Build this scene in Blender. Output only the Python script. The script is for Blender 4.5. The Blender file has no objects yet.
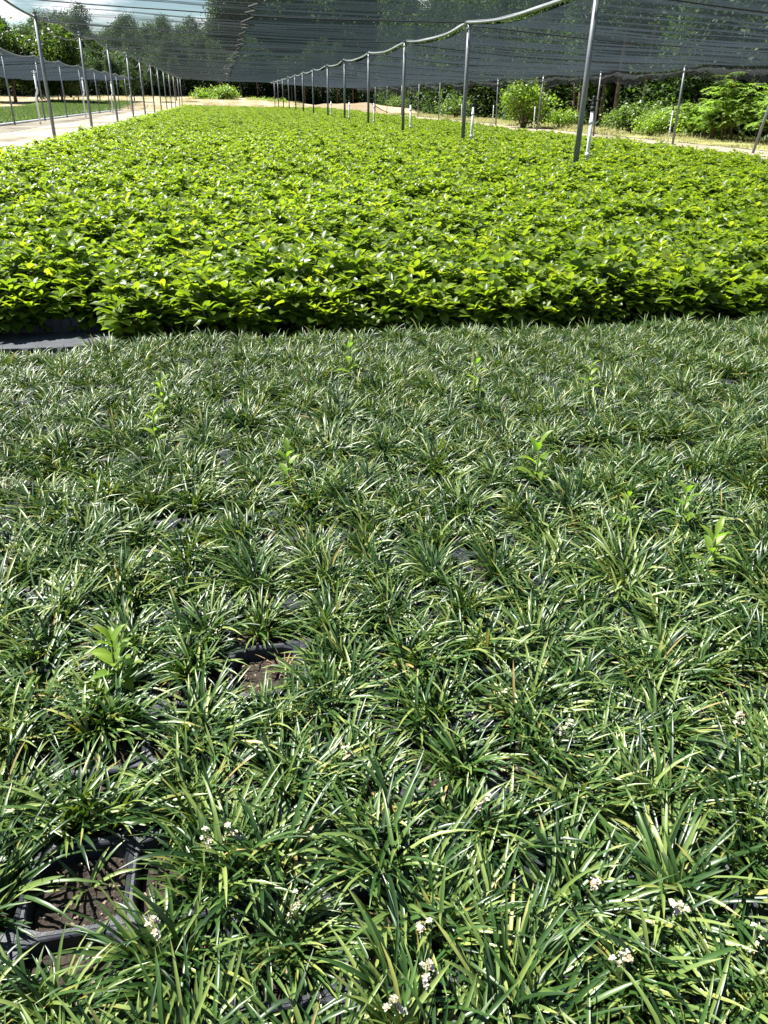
import bpy, math, random
import numpy as np
from math import radians as R, sin, cos, pi, sqrt
from mathutils import Matrix, Vector

random.seed(7)
rng = np.random.default_rng(7)
S = bpy.context.scene
COL = S.collection

# ------------------------------------------------------------------ camera
cam = bpy.data.cameras.new('camera')
co = bpy.data.objects.new('camera', cam)
COL.objects.link(co)
cam.sensor_fit = 'VERTICAL'
cam.sensor_height = 36.0
cam.lens = 36.0 * 769 / 1024
cam.clip_start = 0.05
cam.clip_end = 5000
co.matrix_world = Matrix.Translation((0, 0, 1.45)) @ Matrix.Rotation(R(-11.0), 4, 'Z') @ Matrix.Rotation(R(90 - 28.2), 4, 'X') @ Matrix.Rotation(R(1.0), 4, 'Z')
S.camera = co

# ------------------------------------------------------------------ sky, sun, exposure
SUN_AZ, SUN_EL = R(-56), R(58)          # azimuth from +Y, positive to the right
W = bpy.data.worlds.new('World')
S.world = W
W.use_nodes = True
nt = W.node_tree
nt.nodes.clear()
out = nt.nodes.new('ShaderNodeOutputWorld')
bg = nt.nodes.new('ShaderNodeBackground')
sky = nt.nodes.new('ShaderNodeTexSky')
sky.sky_type = 'NISHITA'
sky.sun_disc = False
sky.sun_elevation = SUN_EL
sky.sun_rotation = SUN_AZ
sky.ozone_density = 2.0
sky.dust_density = 0.6
tc = nt.nodes.new('ShaderNodeTexCoord')
mp = nt.nodes.new('ShaderNodeMapping')
mp.inputs['Scale'].default_value = (1, 1, 4.0)
mp.inputs['Location'].default_value = (1.3, 0.7, 0)
nz = nt.nodes.new('ShaderNodeTexNoise')
nz.inputs['Scale'].default_value = 5.0
nz.inputs['Detail'].default_value = 7
nz.inputs['Roughness'].default_value = 0.6
cr = nt.nodes.new('ShaderNodeValToRGB')
cr.color_ramp.elements[0].position = 0.44
cr.color_ramp.elements[1].position = 0.54
mx = nt.nodes.new('ShaderNodeMix')
mx.data_type = 'RGBA'
mx.inputs['B'].default_value = (9.0, 9.2, 9.5, 1)
L = nt.links.new
L(tc.outputs['Generated'], mp.inputs[0]); L(mp.outputs[0], nz.inputs[0]); L(nz.outputs['Fac'], cr.inputs[0])
sx = nt.nodes.new('ShaderNodeSeparateXYZ'); L(tc.outputs['Generated'], sx.inputs[0])
cm = nt.nodes.new('ShaderNodeMapRange'); cm.inputs['From Min'].default_value = 0.18; cm.inputs['From Max'].default_value = 0.42
cm.inputs['To Min'].default_value = 1.0; cm.inputs['To Max'].default_value = 0.12; L(sx.outputs[2], cm.inputs['Value'])
ml = nt.nodes.new('ShaderNodeMath'); ml.operation = 'MULTIPLY'; L(cr.outputs[0], ml.inputs[0]); L(cm.outputs[0], ml.inputs[1])
L(ml.outputs[0], mx.inputs['Factor']); hs = nt.nodes.new('ShaderNodeHueSaturation'); hs.inputs['Saturation'].default_value = 1.35; hs.inputs['Value'].default_value = 0.7; L(sky.outputs[0], hs.inputs['Color']); L(hs.outputs[0], mx.inputs['A']); L(mx.outputs['Result'], bg.inputs[0])
bg.inputs[1].default_value = 0.05
L(bg.outputs[0], out.inputs[0])

sl = bpy.data.lights.new('sun', 'SUN')
sl.energy = 5.0
sl.angle = R(0.5)
sl.color = (1, 0.965, 0.90)
so = bpy.data.objects.new('sun', sl)
COL.objects.link(so)
sd = Vector((sin(SUN_AZ) * cos(SUN_EL), cos(SUN_AZ) * cos(SUN_EL), sin(SUN_EL)))
so.rotation_euler = sd.to_track_quat('Z', 'Y').to_euler()

S.view_settings.view_transform = 'Standard'
S.view_settings.look = 'None'
S.view_settings.gamma = 1
S.view_settings.exposure = 2.05
S.render.engine = 'CYCLES'
S.cycles.use_denoising = True
S.cycles.max_bounces = 7
S.cycles.diffuse_bounces = 2
S.cycles.glossy_bounces = 2
S.cycles.transmission_bounces = 4
S.cycles.transparent_max_bounces = 12
S.cycles.sample_clamp_indirect = 4

# ------------------------------------------------------------------ materials
class NT:
    def __init__(s, name):
        m = bpy.data.materials.new(name)
        m.use_nodes = True
        s.m, s.t = m, m.node_tree
        s.t.nodes.clear()
        s.out = s.n('ShaderNodeOutputMaterial')
    def n(s, k, **kw):
        x = s.t.nodes.new(k)
        for a, b in kw.items(): setattr(x, a, b)
        return x
    def l(s, a, b): s.t.links.new(a, b)
    def noise(s, scale, detail=4, rough=0.55, coord='Object'):
        c = s.n('ShaderNodeTexCoord'); z = s.n('ShaderNodeTexNoise')
        z.inputs['Scale'].default_value = scale; z.inputs['Detail'].default_value = detail; z.inputs['Roughness'].default_value = rough
        s.l(c.outputs[coord], z.inputs['Vector'])
        return z.outputs['Fac']
    def ramp(s, fac, stops):
        r = s.n('ShaderNodeValToRGB'); e = r.color_ramp.elements
        while len(e) < len(stops): e.new(0.5)
        for i, (p, c) in enumerate(stops):
            e[i].position = p; e[i].color = (*c, 1)
        s.l(fac, r.inputs[0])
        return r.outputs[0]
    def bump(s, fac, strength, dist=0.01):
        b = s.n('ShaderNodeBump'); b.inputs['Strength'].default_value = strength; b.inputs['Distance'].default_value = dist
        s.l(fac, b.inputs['Height'])
        return b.outputs[0]
    def principled(s, col, rough=0.6, metal=0, spec=0.5, normal=None):
        p = s.n('ShaderNodeBsdfPrincipled')
        if isinstance(col, tuple): p.inputs['Base Color'].default_value = (*col, 1)
        else: s.l(col, p.inputs['Base Color'])
        p.inputs['Roughness'].default_value = rough; p.inputs['Metallic'].default_value = metal
        p.inputs['Specular IOR Level'].default_value = spec
        if normal: s.l(normal, p.inputs['Normal'])
        return p

def leaf_mat(name, stops, trans_gain=1.5, trans_mix=0.4, rough=0.35, spec=0.5, sat=(1.25, 1.5, 0.35)):
    """two-sided leaf: reflects its own colour, lets yellow-green light through; colour from the per-leaf 'tint'"""
    s = NT(name)
    a = s.n('ShaderNodeAttribute', attribute_name='tint')
    c = s.ramp(a.outputs['Fac'], stops)
    p = s.principled(c, rough, 0, spec)
    t = s.n('ShaderNodeBsdfTranslucent')
    g = s.n('ShaderNodeMix', data_type='RGBA', blend_type='MULTIPLY')
    g.inputs['Factor'].default_value = 1
    g.inputs['B'].default_value = (sat[0] * trans_gain, sat[1] * trans_gain, sat[2] * trans_gain, 1)
    s.l(c, g.inputs['A']); s.l(g.outputs['Result'], t.inputs[0])
    m = s.n('ShaderNodeMixShader'); m.inputs[0].default_value = trans_mix
    s.l(p.outputs[0], m.inputs[1]); s.l(t.outputs[0], m.inputs[2]); s.l(m.outputs[0], s.out.inputs[0])
    return s.m

def plain(name, col, rough=0.6, metal=0, spec=0.5, nscale=None, col2=None, bump=0, bscale=60, coord='Object'):
    s = NT(name)
    c = col
    if nscale: c = s.ramp(s.noise(nscale, 6, 0.6, coord), [(0.35, col), (0.65, col2 or col)])
    nrm = s.bump(s.noise(bscale, 5, 0.6, coord), bump) if bump else None
    p = s.principled(c, rough, metal, spec, nrm)
    s.l(p.outputs[0], s.out.inputs[0])
    return s.m

M = {}
M['blade'] = leaf_mat('strap_leaf', [(0.0, (0.008, 0.028, 0.006)), (0.40, (0.040, 0.092, 0.018)), (0.85, (0.190, 0.250, 0.065)), (0.97, (0.24, 0.22, 0.055)), (1.0, (0.30, 0.22, 0.10))], 1.6, 0.15, 0.38, 0.50, (1.35, 1.4, .3))
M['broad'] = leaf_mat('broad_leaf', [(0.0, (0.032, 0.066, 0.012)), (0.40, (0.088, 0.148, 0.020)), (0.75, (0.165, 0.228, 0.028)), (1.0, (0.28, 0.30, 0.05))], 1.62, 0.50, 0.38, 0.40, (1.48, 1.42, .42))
M['stem'] = plain('green_stem', (0.10, 0.13, 0.04), 0.6)
M['tree_leaf'] = leaf_mat('tree_leaf', [(0.0, (0.014, 0.030, 0.012)), (0.6, (0.030, 0.058, 0.018)), (1.0, (0.065, 0.105, 0.028))], 1.2, 0.3, 0.6, 0.2)
M['bush_leaf'] = leaf_mat('bush_leaf', [(0.0, (0.06, 0.11, 0.02)), (0.6, (0.14, 0.20, 0.03)), (1.0, (0.24, 0.30, 0.05))], 1.5, 0.4, 0.45, 0.4)
M['sumac_leaf'] = leaf_mat('sumac_leaf', [(0.0, (0.09, 0.15, 0.04)), (1.0, (0.20, 0.27, 0.07))], 1.5, 0.4, 0.45, 0.4)
M['crop'] = leaf_mat('crop_leaf', [(0.0, (0.05, 0.085, 0.025)), (1.0, (0.12, 0.17, 0.05))], 1.4, 0.35, 0.45, 0.3)
M['dry'] = leaf_mat('dry_grass_blade', [(0.0, (0.12, 0.16, 0.05)), (0.6, (0.30, 0.28, 0.13)), (1.0, (0.42, 0.36, 0.20))], 1.0, 0.3, 0.7, 0.2, (1, 1, .8))
M['weed'] = leaf_mat('weed_leaf', [(0.0, (0.12, 0.21, 0.03)), (1.0, (0.22, 0.30, 0.04))], 1.5, 0.45, 0.4, 0.4)
M['petal'] = leaf_mat('petal', [(0.0, (0.46, 0.43, 0.33)), (0.8, (0.60, 0.58, 0.50)), (1.0, (0.45, 0.28, 0.15))], 1.0, 0.3, 0.5, 0.3, (1, 1, 1))
M['dead'] = plain('withered_blade', (0.36, 0.24, 0.13), 0.8, nscale=90, col2=(0.22, 0.14, 0.07))
M['plastic'] = plain('black_plastic', (0.014, 0.017, 0.022), 0.5, 0, 0.35, 30, (0.030, 0.034, 0.042), 0.15, 200)
M['soil'] = plain('potting_soil', (0.012, 0.009, 0.007), 0.9, 0, 0.3, 130, (0.055, 0.042, 0.03), 0.9, 120)
M['chip'] = plain('bark_chip', (0.07, 0.05, 0.032), 0.85, 0, 0.3, 40, (0.26, 0.20, 0.14))
M['fabric'] = plain('weed_fabric', (0.040, 0.046, 0.057), 0.62, 0, 0.4, 9, (0.060, 0.067, 0.078), 0.3, 400)
def steel():
    s_ = NT('galvanised_steel')
    f = s_.noise(3.0, 8, 0.7)
    c = s_.ramp(f, [(0.30, (0.09, 0.07, 0.055)), (0.40, (0.13, 0.14, 0.148)), (0.60, (0.17, 0.19, 0.20)), (0.72, (0.25, 0.265, 0.27))])
    p = s_.principled(c, 0.5, 0.35, 0.5, s_.bump(s_.noise(50, 4), .15, .004))
    s_.l(p.outputs[0], s_.out.inputs[0]); return s_.m
M['steel'] = steel()
M['pvc'] = plain('white_pvc', (0.72, 0.74, 0.74), 0.4, 0, 0.5, 6, (0.60, 0.62, 0.60))
M['hem'] = plain('pale_cloth_hem', (0.40, 0.43, 0.45), 0.6, 0, 0.3, 9, (0.30, 0.33, 0.35), 0.8, 25)
M['cord'] = plain('black_cord', (0.012, 0.013, 0.015), 0.7)
M['wire'] = plain('steel_wire', (0.16, 0.17, 0.18), 0.5, 0.4)
M['bark'] = plain('bark', (0.07, 0.050, 0.036), 0.9, 0, 0.2, 5, (0.16, 0.115, 0.08), 0.7, 25)
M['ground'] = None

def ground_mat(name, stops, scale, bump, bscale, stretch=None):
    s = NT(name)
    c = s.n('ShaderNodeTexCoord'); mpg = s.n('ShaderNodeMapping')
    if stretch: mpg.inputs['Scale'].default_value = stretch
    s.l(c.outputs['Object'], mpg.inputs[0])
    a = s.n('ShaderNodeTexNoise'); a.inputs['Scale'].default_value = scale; a.inputs['Detail'].default_value = 8; a.inputs['Roughness'].default_value = 0.65
    s.l(mpg.outputs[0], a.inputs[0])
    b = s.n('ShaderNodeTexNoise'); b.inputs['Scale'].default_value = bscale; b.inputs['Detail'].default_value = 5
    s.l(c.outputs['Object'], b.inputs[0])
    p = s.principled(s.ramp(a.outputs['Fac'], stops), 0.95, 0, 0.1, s.bump(b.outputs['Fac'], bump, 0.03))
    s.l(p.outputs[0], s.out.inputs[0])
    return s.m
M['ground'] = ground_mat('dry_ground', [(0.3, (0.17, 0.15, 0.08)), (0.5, (0.27, 0.21, 0.135)), (0.7, (0.33, 0.255, 0.175))], 0.16, 0.5, 6)
M['gravel'] = ground_mat('pale_gravel', [(0.32, (0.09, 0.078, 0.055)), (0.46, (0.19, 0.17, 0.13)), (0.62, (0.29, 0.265, 0.215))], 0.5, 0.6, 14, (1.0, .35, 1))
M['dirt'] = ground_mat('dirt_track', [(0.3, (0.20, 0.175, 0.12)), (0.5, (0.30, 0.255, 0.185)), (0.7, (0.36, 0.31, 0.24))], 0.8, 0.5, 12, (1, .2, 1))
M['verge'] = ground_mat('mown_grass', [(0.3, (0.13, 0.17, 0.05)), (0.5, (0.24, 0.24, 0.09)), (0.7, (0.34, 0.30, 0.15))], 0.9, 0.6, 15, (1, .3, 1))

def cloth_mat(name, t_face, t_mid, t_low, t_graze, col=(0.035, 0.045, 0.052), streak=0.14):
    """woven shade net: see-through where it faces you, dense where you look along it"""
    s = NT(name)
    lw = s.n('ShaderNodeLayerWeight'); lw.inputs['Blend'].default_value = 0.5
    rr = s.ramp(lw.outputs['Facing'], [(0.0, (t_face,) * 3), (0.80, (t_face * .95,) * 3), (0.905, (t_mid,) * 3), (0.945, (t_low,) * 3), (0.985, (t_graze,) * 3)])
    c = s.n('ShaderNodeTexCoord'); m = s.n('ShaderNodeMapping'); m.inputs['Scale'].default_value = (0.22, 0.5, 0.1)
    z = s.n('ShaderNodeTexNoise'); z.inputs['Scale'].default_value = 1.0; z.inputs['Detail'].default_value = 4; z.inputs['Roughness'].default_value = 0.6
    s.l(c.outputs['Object'], m.inputs[0]); s.l(m.outputs[0], z.inputs[0])
    m2 = s.n('ShaderNodeMapRange'); m2.inputs['From Min'].default_value = 0.3; m2.inputs['From Max'].default_value = 0.7
    m2.inputs['To Min'].default_value = -streak; m2.inputs['To Max'].default_value = streak
    s.l(z.outputs['Fac'], m2.inputs['Value'])
    ad = s.n('ShaderNodeMath', operation='ADD', use_clamp=True)
    s.l(rr, ad.inputs[0]); s.l(m2.outputs[0], ad.inputs[1])
    d = s.n('ShaderNodeBsdfDiffuse'); d.inputs[0].default_value = (*col, 1)
    t = s.n('ShaderNodeBsdfTranslucent'); t.inputs[0].default_value = (*[x * 1.0 for x in col], 1)
    dm = s.n('ShaderNodeMixShader'); dm.inputs[0].default_value = 0.5
    s.l(d.outputs[0], dm.inputs[1]); s.l(t.outputs[0], dm.inputs[2])
    tr = s.n('ShaderNodeBsdfTransparent')
    mm = s.n('ShaderNodeMixShader')
    s.l(ad.outputs[0], mm.inputs[0]); s.l(dm.outputs[0], mm.inputs[1]); s.l(tr.outputs[0], mm.inputs[2])
    s.l(mm.outputs[0], s.out.inputs[0])
    return s.m
M['net'] = cloth_mat('shade_net', 0.68, 0.24, 0.17, 0.13, (0.019, 0.027, 0.030), 0.07)
M['net_side'] = cloth_mat('side_shade_net', 0.68, 0.23, 0.19, 0.16, (0.028, 0.037, 0.044), 0.06)
M['net_thin'] = cloth_mat('thin_shade_net', 0.70, 0.72, 0.34, 0.24, (0.026, 0.032, 0.033), 0.12)
M['net_roll'] = cloth_mat('bunched_shade_net', 0.35, 0.3, 0.25, 0.2, (0.05, 0.055, 0.06))

# ------------------------------------------------------------------ mesh helpers
def me(name, V, F, mat, tint=None, smooth=True, uvless=True):
    """V (n,3); F (m,4) or (m,3) array"""
    V = np.asarray(V, np.float32); F = np.asarray(F, np.int32)
    m = bpy.data.meshes.new(name)
    k = F.shape[1]
    m.vertices.add(len(V)); m.vertices.foreach_set('co', V.ravel())
    m.loops.add(F.size); m.loops.foreach_set('vertex_index', F.ravel())
    m.polygons.add(len(F)); m.polygons.foreach_set('loop_start', np.arange(0, F.size, k, dtype=np.int32))
    m.polygons.foreach_set('use_smooth', np.full(len(F), smooth))
    if tint is not None:
        a = m.attributes.new('tint', 'FLOAT', 'POINT'); a.data.foreach_set('value', np.asarray(tint, np.float32))
    for x in (mat if isinstance(mat, (list, tuple)) else [mat]): m.materials.append(x)
    m.update(calc_edges=True)
    return m

def ob(name, mesh, parent=None, loc=None, rz=None):
    o = bpy.data.objects.new(name, mesh)
    COL.objects.link(o)
    if parent: o.parent = parent
    if loc is not None: o.location = loc
    if rz is not None: o.rotation_euler = (0, 0, rz)
    return o

def tag(o, label, cat, group=None):
    o['label'] = label; o['category'] = cat
    if group: o['group'] = group
    return o

def copy_tree(o, parent=None):
    c = o.copy(); COL.objects.link(c)
    if parent: c.parent = parent
    for k in list(o.children): copy_tree(k, c)
    return c

class MB:
    def __init__(s): s.v, s.f, s.t, s.n = [], [], [], 0
    def add(s, V, F, t=None):
        V = np.asarray(V, float).reshape(-1, 3); F = np.asarray(F, int)
        s.v.append(V); s.f.append(F + s.n); s.n += len(V)
        s.t.append(np.full(len(V), 0.5) if t is None else np.broadcast_to(np.asarray(t, float), (len(V),)))
    def mesh(s, name, mat, smooth=True):
        return me(name, np.concatenate(s.v), np.concatenate(s.f), mat, np.concatenate(s.t), smooth)
    def tube(s, pts, rad, seg=10, cap=True, t=None):
        P = np.asarray(pts, float); n = len(P)
        rad = np.broadcast_to(np.asarray(rad, float), (n,))
        T = np.gradient(P, axis=0); T /= np.linalg.norm(T, axis=1)[:, None] + 1e-9
        up = np.array([0, 0, 1.]) if abs(T[0][2]) < 0.9 else np.array([1., 0, 0])
        A = np.cross(T, up); A /= np.linalg.norm(A, axis=1)[:, None] + 1e-9
        B = np.cross(T, A)
        th = np.linspace(0, 2 * pi, seg, endpoint=False)
        V = P[:, None, :] + rad[:, None, None] * (cos_(th)[None, :, None] * A[:, None, :] + sin_(th)[None, :, None] * B[:, None, :])
        V = V.reshape(-1, 3)
        i, j = np.meshgrid(np.arange(n - 1), np.arange(seg), indexing='ij')
        a = i * seg + j; b = i * seg + (j + 1) % seg
        F = np.stack([a, b, b + seg, a + seg], -1).reshape(-1, 4)
        if cap:
            c0 = len(V); V = np.vstack([V, P[0], P[-1]])
            j = np.arange(0, seg, 2)
            F = np.vstack([F, np.stack([np.full(len(j), c0), (j + 2) % seg, (j + 1) % seg, j], -1),
                           np.stack([np.full(len(j), c0 + 1), (n - 1) * seg + j, (n - 1) * seg + (j + 1) % seg, (n - 1) * seg + (j + 2) % seg], -1)])
        s.add(V, F, t)
    def box(s, c, d, t=None, rz=0):
        x, y, z = [k / 2 for k in d]
        V = np.array([[a * x, b * y, e * z] for e in (-1, 1) for a, b in ((-1, -1), (1, -1), (1, 1), (-1, 1))])
        V = V @ np.array([[cos(rz), sin(rz), 0], [-sin(rz), cos(rz), 0], [0, 0, 1]]) + np.array(c)
        s.add(V, [[3, 2, 1, 0], [4, 5, 6, 7], [0, 1, 5, 4], [1, 2, 6, 5], [2, 3, 7, 6], [3, 0, 4, 7]], t)
cos_, sin_ = np.cos, np.sin

def leaves(base, az, el, length, width, droop, fold=0.25, tint=None, segs=4, cross=2, prof=None, roll=None, g=None):
    """vectorised leaf blades. base (n,3); az, el start direction; droop = total bend downwards (rad)."""
    g = g or rng
    n = len(base)
    az, el, length, width, droop = [np.broadcast_to(np.asarray(x, float), (n,)) for x in (az, el, length, width, droop)]
    u = np.linspace(0, 1, segs + 1)
    prof = np.asarray(prof) if prof is not None else np.sin(pi * np.clip(u * 0.92 + 0.06, 0, 1)) ** 0.8
    ang = el[:, None] - droop[:, None] * u[None] ** 1.3
    dl = length[:, None] / segs
    h = np.concatenate([np.zeros((n, 1)), np.cumsum(cos_((ang[:, 1:] + ang[:, :-1]) / 2) * dl, 1)], 1)
    z = np.concatenate([np.zeros((n, 1)), np.cumsum(sin_((ang[:, 1:] + ang[:, :-1]) / 2) * dl, 1)], 1)
    ca, sa = cos_(az)[:, None], sin_(az)[:, None]
    C = np.stack([base[:, None, 0] + h * ca, base[:, None, 1] + h * sa, base[:, None, 2] + z], -1)
    side = np.stack([-sa + 0 * h, ca + 0 * h, 0 * h], -1)
    nrm = np.stack([-sin_(ang) * ca, -sin_(ang) * sa, cos_(ang)], -1)
    if roll is not None:
        r = np.broadcast_to(roll, (n,))[:, None, None]
        side, nrm = side * cos_(r) + nrm * sin_(r), nrm * cos_(r) - side * sin_(r)
    w = (width[:, None] * prof[None] / 2)[..., None]
    f = fold
    rows = []
    if cross == 2:
        rows = [C - side * w + nrm * w * f, C - nrm * w * f * 0.4, C + side * w + nrm * w * f]
    else:
        rows = [C - side * w, C + side * w]
    V = np.stack(rows, 2)              # n, segs+1, k, 3
    k = V.shape[2]
    i, s_, c_ = np.meshgrid(np.arange(n), np.arange(segs), np.arange(k - 1), indexing='ij')
    a = i * (segs + 1) * k + s_ * k + c_
    F = np.stack([a, a + 1, a + k + 1, a + k], -1).reshape(-1, 4)
    t = np.repeat(np.broadcast_to(0.5 if tint is None else tint, (n,)), (segs + 1) * k)
    return V.reshape(-1, 3), F, t

def grid_sheet(name, x0, x1, y0, y1, z, mat, nx=2, ny=2, fn=None):
    xs, ys = np.linspace(x0, x1, nx), np.linspace(y0, y1, ny)
    X, Y = np.meshgrid(xs, ys, indexing='ij')
    Z = np.full_like(X, z) if fn is None else fn(X, Y)
    i, j = np.meshgrid(np.arange(nx - 1), np.arange(ny - 1), indexing='ij')
    a = i * ny + j
    F = np.stack([a, a + ny, a + ny + 1, a + 1], -1).reshape(-1, 4)
    return me(name, np.stack([X, Y, Z], -1).reshape(-1, 3), F, mat)

def struct(name, mesh, kind='structure'):
    o = ob(name, mesh); o['kind'] = kind
    return o

# GN scatter used only for what nobody could count
def scatter(name, V, rot, scl, sources, idx):
    m = bpy.data.meshes.new(name)
    m.vertices.add(len(V)); m.vertices.foreach_set('co', np.asarray(V, np.float32).ravel())
    for nm, ty, dat in (('rz', 'FLOAT', rot), ('sc', 'FLOAT', scl), ('ix', 'INT', idx)):
        a = m.attributes.new(nm, ty, 'POINT'); a.data.foreach_set('value', np.asarray(dat, np.int32 if ty == 'INT' else np.float32))
    o = ob(name, m)
    ng = bpy.data.node_groups.new(name + '_nodes', 'GeometryNodeTree')
    ng.interface.new_socket('Geometry', in_out='INPUT', socket_type='NodeSocketGeometry')
    ng.interface.new_socket('Geometry', in_out='OUTPUT', socket_type='NodeSocketGeometry')
    N = ng.nodes.new; K = ng.links.new
    gi, go = N('NodeGroupInput'), N('NodeGroupOutput')
    gi_ = N('GeometryNodeGeometryToInstance')
    for so_ in reversed(sources):
        oi = N('GeometryNodeObjectInfo'); oi.inputs['Object'].default_value = so_; oi.inputs['As Instance'].default_value = True
        K(oi.outputs['Geometry'], gi_.inputs[0])
    def attr(nm, ty):
        a = N('GeometryNodeInputNamedAttribute'); a.data_type = ty; a.inputs['Name'].default_value = nm
        return a.outputs['Attribute']
    # each source as its own instance-on-points pass, chosen by 'ix'
    jn = N('GeometryNodeJoinGeometry')
    ng.nodes.remove(gi_)
    for k, so_ in enumerate(sources):
        oi = [x for x in ng.nodes if x.bl_idname == 'GeometryNodeObjectInfo' and x.inputs['Object'].default_value == so_][0]
        cmp = N('FunctionNodeCompare'); cmp.data_type = 'INT'; cmp.operation = 'EQUAL'
        K(attr('ix', 'INT'), cmp.inputs[2]); cmp.inputs[3].default_value = k
        ip = N('GeometryNodeInstanceOnPoints')
        K(gi.outputs[0], ip.inputs['Points']); K(cmp.outputs[0], ip.inputs['Selection']); K(oi.outputs['Geometry'], ip.inputs['Instance'])
        cx = N('ShaderNodeCombineXYZ'); K(attr('rz', 'FLOAT'), cx.inputs[2])
        e2r = N('FunctionNodeEulerToRotation'); K(cx.outputs[0], e2r.inputs[0]); K(e2r.outputs[0], ip.inputs['Rotation'])
        K(attr('sc', 'FLOAT'), ip.inputs['Scale'])
        K(ip.outputs[0], jn.inputs[0])
    K(jn.outputs[0], go.inputs[0])
    md = o.modifiers.new('scatter', 'NODES'); md.node_group = ng
    return o

# source patches live in a collection that is not part of the scene
def source(name, mesh):
    return bpy.data.objects.new(name, mesh)

# ------------------------------------------------------------------ ground
def ground_z(X, Y):
    z = np.zeros_like(X)
    z -= 0.004
    # ground rises gently towards the wood on the far left
    u = np.clip((Y - 98) / 48, 0, 1); z += 1.45 * u * u * (3 - 2 * u) * np.clip((20 - X) / 14, 0, 1)
    z += 6.0 * np.clip((Y - 150) / 150, 0, 1) ** 1.5 * np.clip((10 - X) / 80, 0, 1)
    return z
xs = np.concatenate([np.linspace(-1500, -120, 8), np.linspace(-100, 100, 41), np.linspace(120, 1500, 8)])
ys = np.concatenate([np.linspace(-1500, -40, 6), np.linspace(-20, 320, 69), np.linspace(400, 1500, 6)])
X, Y = np.meshgrid(xs, ys, indexing='ij')
i, j = np.meshgrid(np.arange(len(xs) - 1), np.arange(len(ys) - 1), indexing='ij')
a = i * len(ys) + j
struct('ground', me('ground', np.stack([X, Y, ground_z(X, Y)], -1).reshape(-1, 3), np.stack([a, a + len(ys), a + len(ys) + 1, a + 1], -1).reshape(-1, 4), M['ground']))
struct('gravel_path', grid_sheet('gravel_path', -10.9, -4.05, -6, 118, 0.004, M['gravel']))
struct('ground_fabric', grid_sheet('ground_fabric', -4.02, 13.1, -4, 104, 0.008, M['fabric']))
struct('dirt_track', grid_sheet('dirt_track', 13.12, 19.7, -6, 118, 0.004, M['dirt']))
struct('grass_verge', grid_sheet('grass_verge', 19.75, 26, -6, 110, 0.004, M['verge']))
struct('crop_ground_fabric', grid_sheet('crop_ground_fabric', -22, -10.95, 26, 97, 0.006, M['fabric']))
M['litter'] = ground_mat('leaf_litter', [(0.3, (0.02, 0.018, 0.01)), (0.7, (0.06, 0.048, 0.03))], 1.2, 0.5, 10)
struct('forest_floor', grid_sheet('forest_floor', 25.6, 120, 5, 320, 0, M['litter'], 40, 40, lambda X, Y: ground_z(X, Y) + .03))
struct('forest_floor_far', grid_sheet('forest_floor_far', -200, 25.5, 143, 320, 0, M['litter'], 60, 40, lambda X, Y: ground_z(X, Y) + .05))
def berm(X, Y):
    r = np.exp(-(((X - 17) / 9) ** 2 + ((Y - 112) / 7) ** 2) * 1.2)
    return -0.02 + 1.0 * r * (1 + 0.15 * np.sin(X * 1.1) * np.cos(Y * .9))
struct('dirt_bank', grid_sheet('dirt_bank', 0, 36, 99, 128, 0, M['ground'], 40, 30, berm))
# pale edging that keeps the crop bed off the gravel
mb = MB(); mb.tube([(-10.9, y, 0.05) for y in np.linspace(24, 100, 20)], 0.06, 8)
tag(ob('bed_edging', mb.mesh('bed_edging', M['pvc'])), 'long pale edging pipe between the gravel path and the low green crop', 'edging')

# ------------------------------------------------------------------ shade structures
SP = 7.93
ORD = ['first', 'second', 'third', 'fourth', 'fifth', 'sixth', 'seventh', 'eighth', 'ninth', 'tenth', 'eleventh', 'twelfth', 'thirteenth', 'fourteenth', 'fifteenth', 'sixteenth', 'seventeenth']
def post_proto(hgt, r, name='canopy_post'):
    o = ob(name, None)
    mb = MB(); mb.tube([(0, 0, -0.2), (0, 0, hgt * 0.5), (0, 0, hgt)], r, 14)
    ob('pole', mb.mesh('pole', M['steel']), o)
    mb = MB(); mb.tube([(0, 0, hgt - 0.005), (0, 0, hgt + 0.03)], r * 1.25, 14); mb.tube([(0, 0, hgt + 0.028), (0, 0, hgt + 0.06)], r * 0.45, 8)
    ob('cap', mb.mesh('cap', M['steel']), o)
    mb = MB(); mb.tube([(0, 0, hgt - 0.16), (0, 0, hgt - 0.12)], r * 1.18, 14); mb.box((r * 1.2, 0, hgt - 0.14), (0.03, 0.05, 0.03))
    ob('clamp', mb.mesh('clamp', M['steel']), o)
    return o
def row(L_, D0, n, hgt, r, where, group, lean=0.012, used=True):
    pr = post_proto(hgt, r)
    for k in range(n):
        o = pr if k == 0 else copy_tree(pr)
        o.location = (L_ + random.uniform(-.05, .05), D0 + SP * k, 0)
        o.rotation_euler = (random.gauss(0, lean), random.gauss(0, lean), random.uniform(0, 6))
        tag(o, f'grey steel pole, {ORD[k]} from the camera {where}', 'post', group)
row(6.5, 15.0, 13, 3.25, 0.052, 'in the row under the white hem', 'poles under the white hem in the middle of the bed', 0.006)
row(-5.0, 27.0, 12, 3.45, 0.05, 'in the row beside the gravel path', 'poles beside the gravel path', 0.008)
row(18.2, 32.4, 10, 2.78, 0.045, 'in the row beyond the dirt track', 'poles at the outer edge by the wood', 0.014)
row(-10.6, 39.3, 9, 3.1, 0.045, 'in the row at the low green crop', 'poles at the near side of the crop canopy', 0.01)
row(-20.5, 44.0, 7, 2.7, 0.045, 'behind the low green crop', 'poles behind the low green crop', 0.01)
# one leaning pole at the far right of the outer edge
pr = post_proto(2.78, 0.045); pr.location = (18.0, 26.6, 0); pr.rotation_euler = (0, R(9), 0)
tag(pr, 'grey steel pole leaning outwards at the right end of the dark cloth', 'post')

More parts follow.
